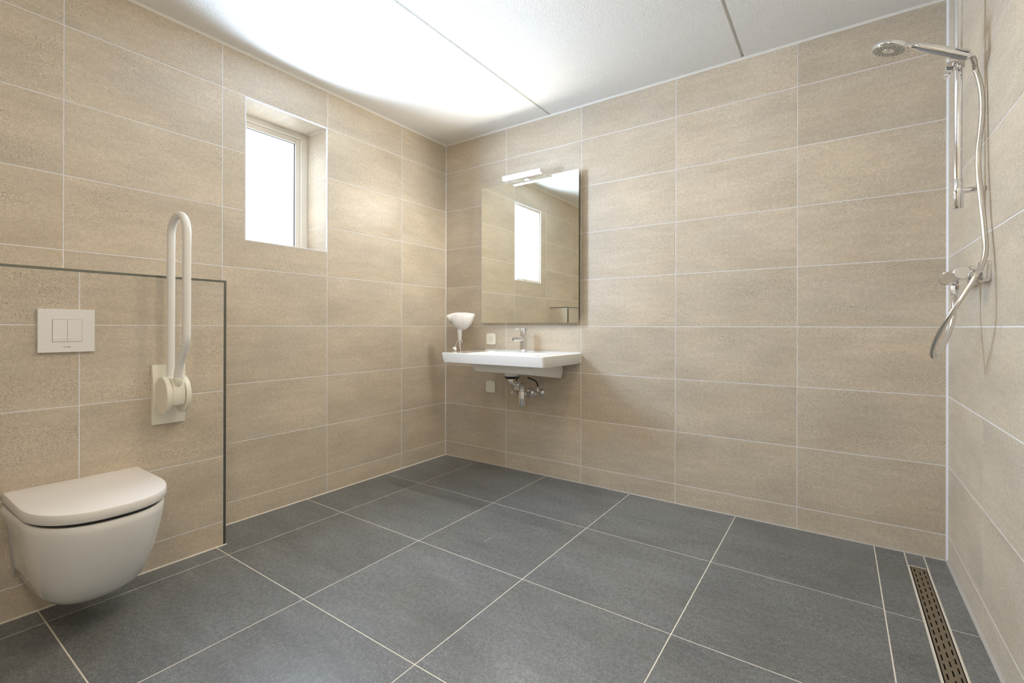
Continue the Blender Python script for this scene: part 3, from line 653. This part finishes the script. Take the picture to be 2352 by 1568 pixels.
t = thing('hand_shower', 'round chrome hand shower held out from the riser rail, spray face down', 'shower head')
b = bmesh.new()
hc = Vector((2.676, -0.705, 1.958)); nrm = Vector((-0.27, 0.03, -0.96)).normalized()     # spray direction
base = H0 + HD*0.0
neck = hc + Vector((0.036, 0.006, -0.001))
ctrl = [base-HD*0.003, base+HD*0.03, base+HD*0.060, base+HD*0.090, base+HD*0.120, base+HD*0.142+Vector((0, 0, .001)), neck]
rad = [.0130, .0150, .0163, .0155, .0128, .0098, .0085]
pts = catmull(ctrl, 6); rl = []
for i in range(len(pts)):
    k = min(i/6, len(rad)-1); j = int(min(k, len(rad)-2)); f = k-j; rl.append(rad[j]*(1-f)+rad[j+1]*f)
tube(b, pts, rl, 28); obj('handle', b, M_CHROME, t, smooth=60)
b = bmesh.new(); lathe(b, hc-nrm*0.0095, nrm, [(0, .034), (.0008, .042), (.0025, .0472), (.006, .0495), (.0135, .0500), (.0165, .0490), (.0180, .0465)], 56, mi=0); obj('shower_head', b, M_CHROME, t, smooth=45)
b = bmesh.new(); lathe(b, hc+nrm*0.0086, nrm, [(0, .0455), (.0012, .0450)], 48); obj('spray_face', b, M_FACE, t, smooth=40)
uu, vv = frame_of(nrm)
b = bmesh.new()
for r_, m_ in ((.0395, 20), (.0330, 20), (.0268, 20), (.0205, 12)):
    for i in range(m_):
        a = 2*PI*(i+(0.5 if r_ == .0330 else 0))/m_; p = hc+nrm*.0098+(uu*math.cos(a)+vv*math.sin(a))*r_
        lathe(b, p, nrm, [(0, .0013), (.0010, .0010)], 8)
obj('spray_nozzles', b, M_BLACK, t, smooth=40)
b = bmesh.new(); lathe(b, hc+nrm*0.0095, nrm, [(0, .0165), (.0012, .0165), (.0014, .012), (.0006, .011), (.0006, .006), (.002, .005)], 36); obj('spray_centre', b, M_CHROME, t, smooth=40)
b = bmesh.new(); lathe(b, Vector((2.7255, -0.712, 1.9425)), Vector((.2, -.6, -1)), [(0, .0070), (.005, .0072), (.0072, .005), (.0078, .002)], 24); obj('spray_selector', b, M_CHROME, t, smooth=60)

b = bmesh.new(); lathe(b, H0-HD*0.0035, -HD, [(0, .0125), (.003, .0125), (.008, .0085)], 24); obj('hose_connector', b, M_CHROME, t, smooth=40)
t = thing('shower_hose', 'silver shower hose hanging from the hand shower in a loop to the mixer', 'hose')
e0 = H0 - HD*0.0145
hp = [e0-HD*0.003, (2.8895, -0.670, 1.8585), (2.8945, -0.650, 1.8460), (2.8995, -0.648, 1.8260), (2.9045, -0.652, 1.797), (2.9085, -0.655, 1.759), (2.9095, -0.659, 1.707), (2.905, -0.663, 1.637), (2.899, -0.669, 1.574), (2.898, -0.675, 1.510),
      (2.901, -0.687, 1.437), (2.904, -0.700, 1.366), (2.905, -0.720, 1.294), (2.903, -0.738, 1.245), (2.894, -0.751, 1.204), (2.876, -0.765, 1.164), (2.851, -0.771, 1.112),
      (2.831, -0.774, 1.072), (2.810, -0.761, 1.025), (2.797, -0.729, 0.983), (2.790, -0.695, 0.945), (2.790, -0.672, 0.918), (2.798, -0.655, 0.911), (2.811, -0.640, 0.928), (2.828, -0.622, 0.962), (2.844, -0.600, 1.005), (2.853, -0.586, 1.045), (2.8565, -0.580, 1.085), (2.857, -0.580, 1.1185)]
b = bmesh.new(); tube(b, catmull(hp, 7), 0.0072, 20); obj('hose_tube', b, M_HOSE, t, smooth=60)
b = bmesh.new(); lathe(b, (2.857, -0.580, 1.156), (0, 0, -1), [(0, .0085), (.004, .0115), (.006, .0120), (.034, .0105), (.037, .0090)], 12); obj('hose_nut', b, M_CHROME, t, smooth=20)

t = thing('shower_mixer', 'chrome bar shower mixer tap on the right wall below the riser rail', 'tap')
MX, MZ = 2.854, 1.183
b = bmesh.new(); lathe(b, (MX, -0.690, MZ), (0, 1, 0), [(0, .0195), (.002, .0205), (.040, .0210), (.12, .0210), (.190, .0205), (.212, .0200)], 40); obj('mixer_body', b, M_CHROME, t, smooth=40)
b = bmesh.new(); lathe(b, (MX, -0.716, MZ), (0, 1, 0), [(0, .0185), (.0015, .0200), (.0245, .0205), (.025, .018)], 40); obj('flow_knob', b, M_CHROME, t, smooth=40)
b = bmesh.new(); lathe(b, (MX, -0.476, MZ), (0, 1, 0), [(0, .018), (.001, .0205), (.040, .0205), (.052, .0190), (.060, .0148), (.064, .008)], 40); obj('temperature_knob', b, M_SATIN, t, smooth=50)
b = bmesh.new(); lathe(b, (MX-.004, -0.452, MZ+.0200), (-.15, 0, 1), [(0, .0050), (.005, .0050), (.006, .004)], 16); obj('safety_button', b, M_WPLAS, t, smooth=40)
b = bmesh.new(); lathe(b, (MX+.003, -0.580, MZ-.016), (0, 0, -1), [(0, .011), (.0105, .011)], 24); obj('hose_outlet', b, M_CHROME, t, smooth=40)
for yy in (-0.668, -0.518):
    b = bmesh.new()
    rg_ = [[(x, y_, z_) for y_, z_ in rrect(yy, MZ+.004, hy, hz, r_)] for x, hy, hz, r_ in ((W-.0005, .033, .033, .012), (W-.018, .033, .033, .012), (W-.020, .031, .031, .011))]
    loft(b, rg_); obj('wall_rosette', b, M_CHROME, t, smooth=35)
    b = bmesh.new(); lathe(b, (W-.0195, yy, MZ+.002), (-1, 0, 0), [(0, .0135), (.024, .0135), (.026, .016), (.040, .0160)], 30); obj('inlet_arm', b, M_CHROME, t, smooth=40)

# ------------------------------------------------------------------ shower drain
t = thing('shower_drain', 'long slotted steel linear drain set in the floor along the right wall', 'drain')
b = bmesh.new(); zf = 0.0002
ring_ = lambda bm, x0, x1, y0, y1, w_, z0, z1: (box(bm, x0, x0+w_, y0, y1, z0, z1), box(bm, x1-w_, x1, y0, y1, z0, z1), box(bm, x0+w_, x1-w_, y0, y0+w_, z0, z1), box(bm, x0+w_, x1-w_, y1-w_, y1, z0, z1))
ring_(b, GX0+.0005, GX1-.0005, GY0+.0005, GY1-.0005, 0.0045, -0.030, 0.0002); obj('drain_surround', b, M_FGROUT, t)
b = bmesh.new(); ring_(b, GX0+.005, GX1-.005, GY0+.005, GY1-.005, 0.0014, -0.030, -0.0006); box(b, GX0+.0064, GX1-.0064, GY0+.0064, GY1-.0064, -0.032, -0.030); obj('channel', b, M_DARK, t)
b = bmesh.new()
gx0, gx1, gy0, gy1 = GX0+.0085, GX1-.0085, GY0+.0090, GY1-.0090
cols = [2.7945, 2.8100, 2.8255]; hw = 0.0019; pitch = 0.0487; sl = 0.0300
xsl = sorted([gx0, gx1] + [c+s*hw for c in cols for s in (-1, 1)])
slots = {0: [], 1: [], 2: []}
y = GY1-.031
while y-sl > gy0+.01:
    slots[0].append((y-sl, y)); slots[2].append((y-sl, y)); y -= pitch
y = GY1-.031+pitch/2+.0003
while y-sl > gy0+.01:
    if y < gy1-.004: slots[1].append((y-sl, y))
    y -= pitch
ysl = sorted(set([round(gy0, 5), round(gy1, 5)] + [round(v, 5) for s in slots.values() for q in s for v in q]))
gv = {}
def V_(i, j):
    if (i, j) not in gv: gv[(i, j)] = b.verts.new((xsl[i], ysl[j], -0.0006))
    return gv[(i, j)]
for i in range(len(xsl)-1):
    for j in range(len(ysl)-1):
        xm = (xsl[i]+xsl[i+1])/2; ym = (ysl[j]+ysl[j+1])/2; hole = False
        for k, c in enumerate(cols):
            if abs(xm-c) < hw and any(a < ym < d for a, d in slots[k]): hole = True
        if not hole: b.faces.new((V_(i, j), V_(i+1, j), V_(i+1, j+1), V_(i, j+1)))
o = obj('slotted_grate', b, M_STEEL, t); s = o.modifiers.new('thick', 'SOLIDIFY'); s.thickness = 0.0016; s.offset = -1

# a stray hair on the floor
t = thing('hair', 'tiny curved pale hair lying on a dark floor tile in front of the washbasin', 'hair')
b = bmesh.new(); tube(b, catmull([(1.183, -1.016, 0.0008), (1.180, -0.998, 0.0012), (1.178, -0.976, 0.0012), (1.186, -0.958, 0.0008)], 6), 0.0006, 8); obj('hair_strand', b, M_SILW, t, smooth=60)

# sub-parts: pieces that belong to a part of their thing
def nest(root, part, subs):
    for r in [o for o in list(COL.objects) if o.parent is None and o.name.split('.')[0] == root]:
        kids = list(r.children); host = [k for k in kids if k.name.split('.')[0] == part]
        if not host: continue
        for k in kids:
            if k.name.split('.')[0] in subs: k.parent = host[0]
for a_ in (('hand_shower', 'shower_head', ('spray_face', 'spray_nozzles', 'spray_centre', 'spray_selector')), ('hand_shower', 'handle', ('hose_connector',)),
           ('angle_valve', 'valve_body', ('valve_knob',)), ('shower_mixer', 'mixer_body', ('hose_outlet',)), ('shower_mixer', 'temperature_knob', ('safety_button',)),
           ('basin_tap', 'spout', ('aerator',)), ('basin_tap', 'tap_cap', ('lever',)), ('flush_plate', 'plate', ('logo', 'logo_ring')),
           ('power_socket', 'socket_insert', ('socket_well', 'contact_holes')), ('shower_rail', 'slider', ('slider_lever', 'handset_holder')),
           ('hair_dryer', 'handle', ('slide_switch',)), ('hair_dryer', 'cord', ('plug',)), ('wash_basin', 'basin_body', ('drain_cup', 'drain_plug')), ('grab_rail', 'rail_tube', ('tube_socket',))):
    nest(*a_)
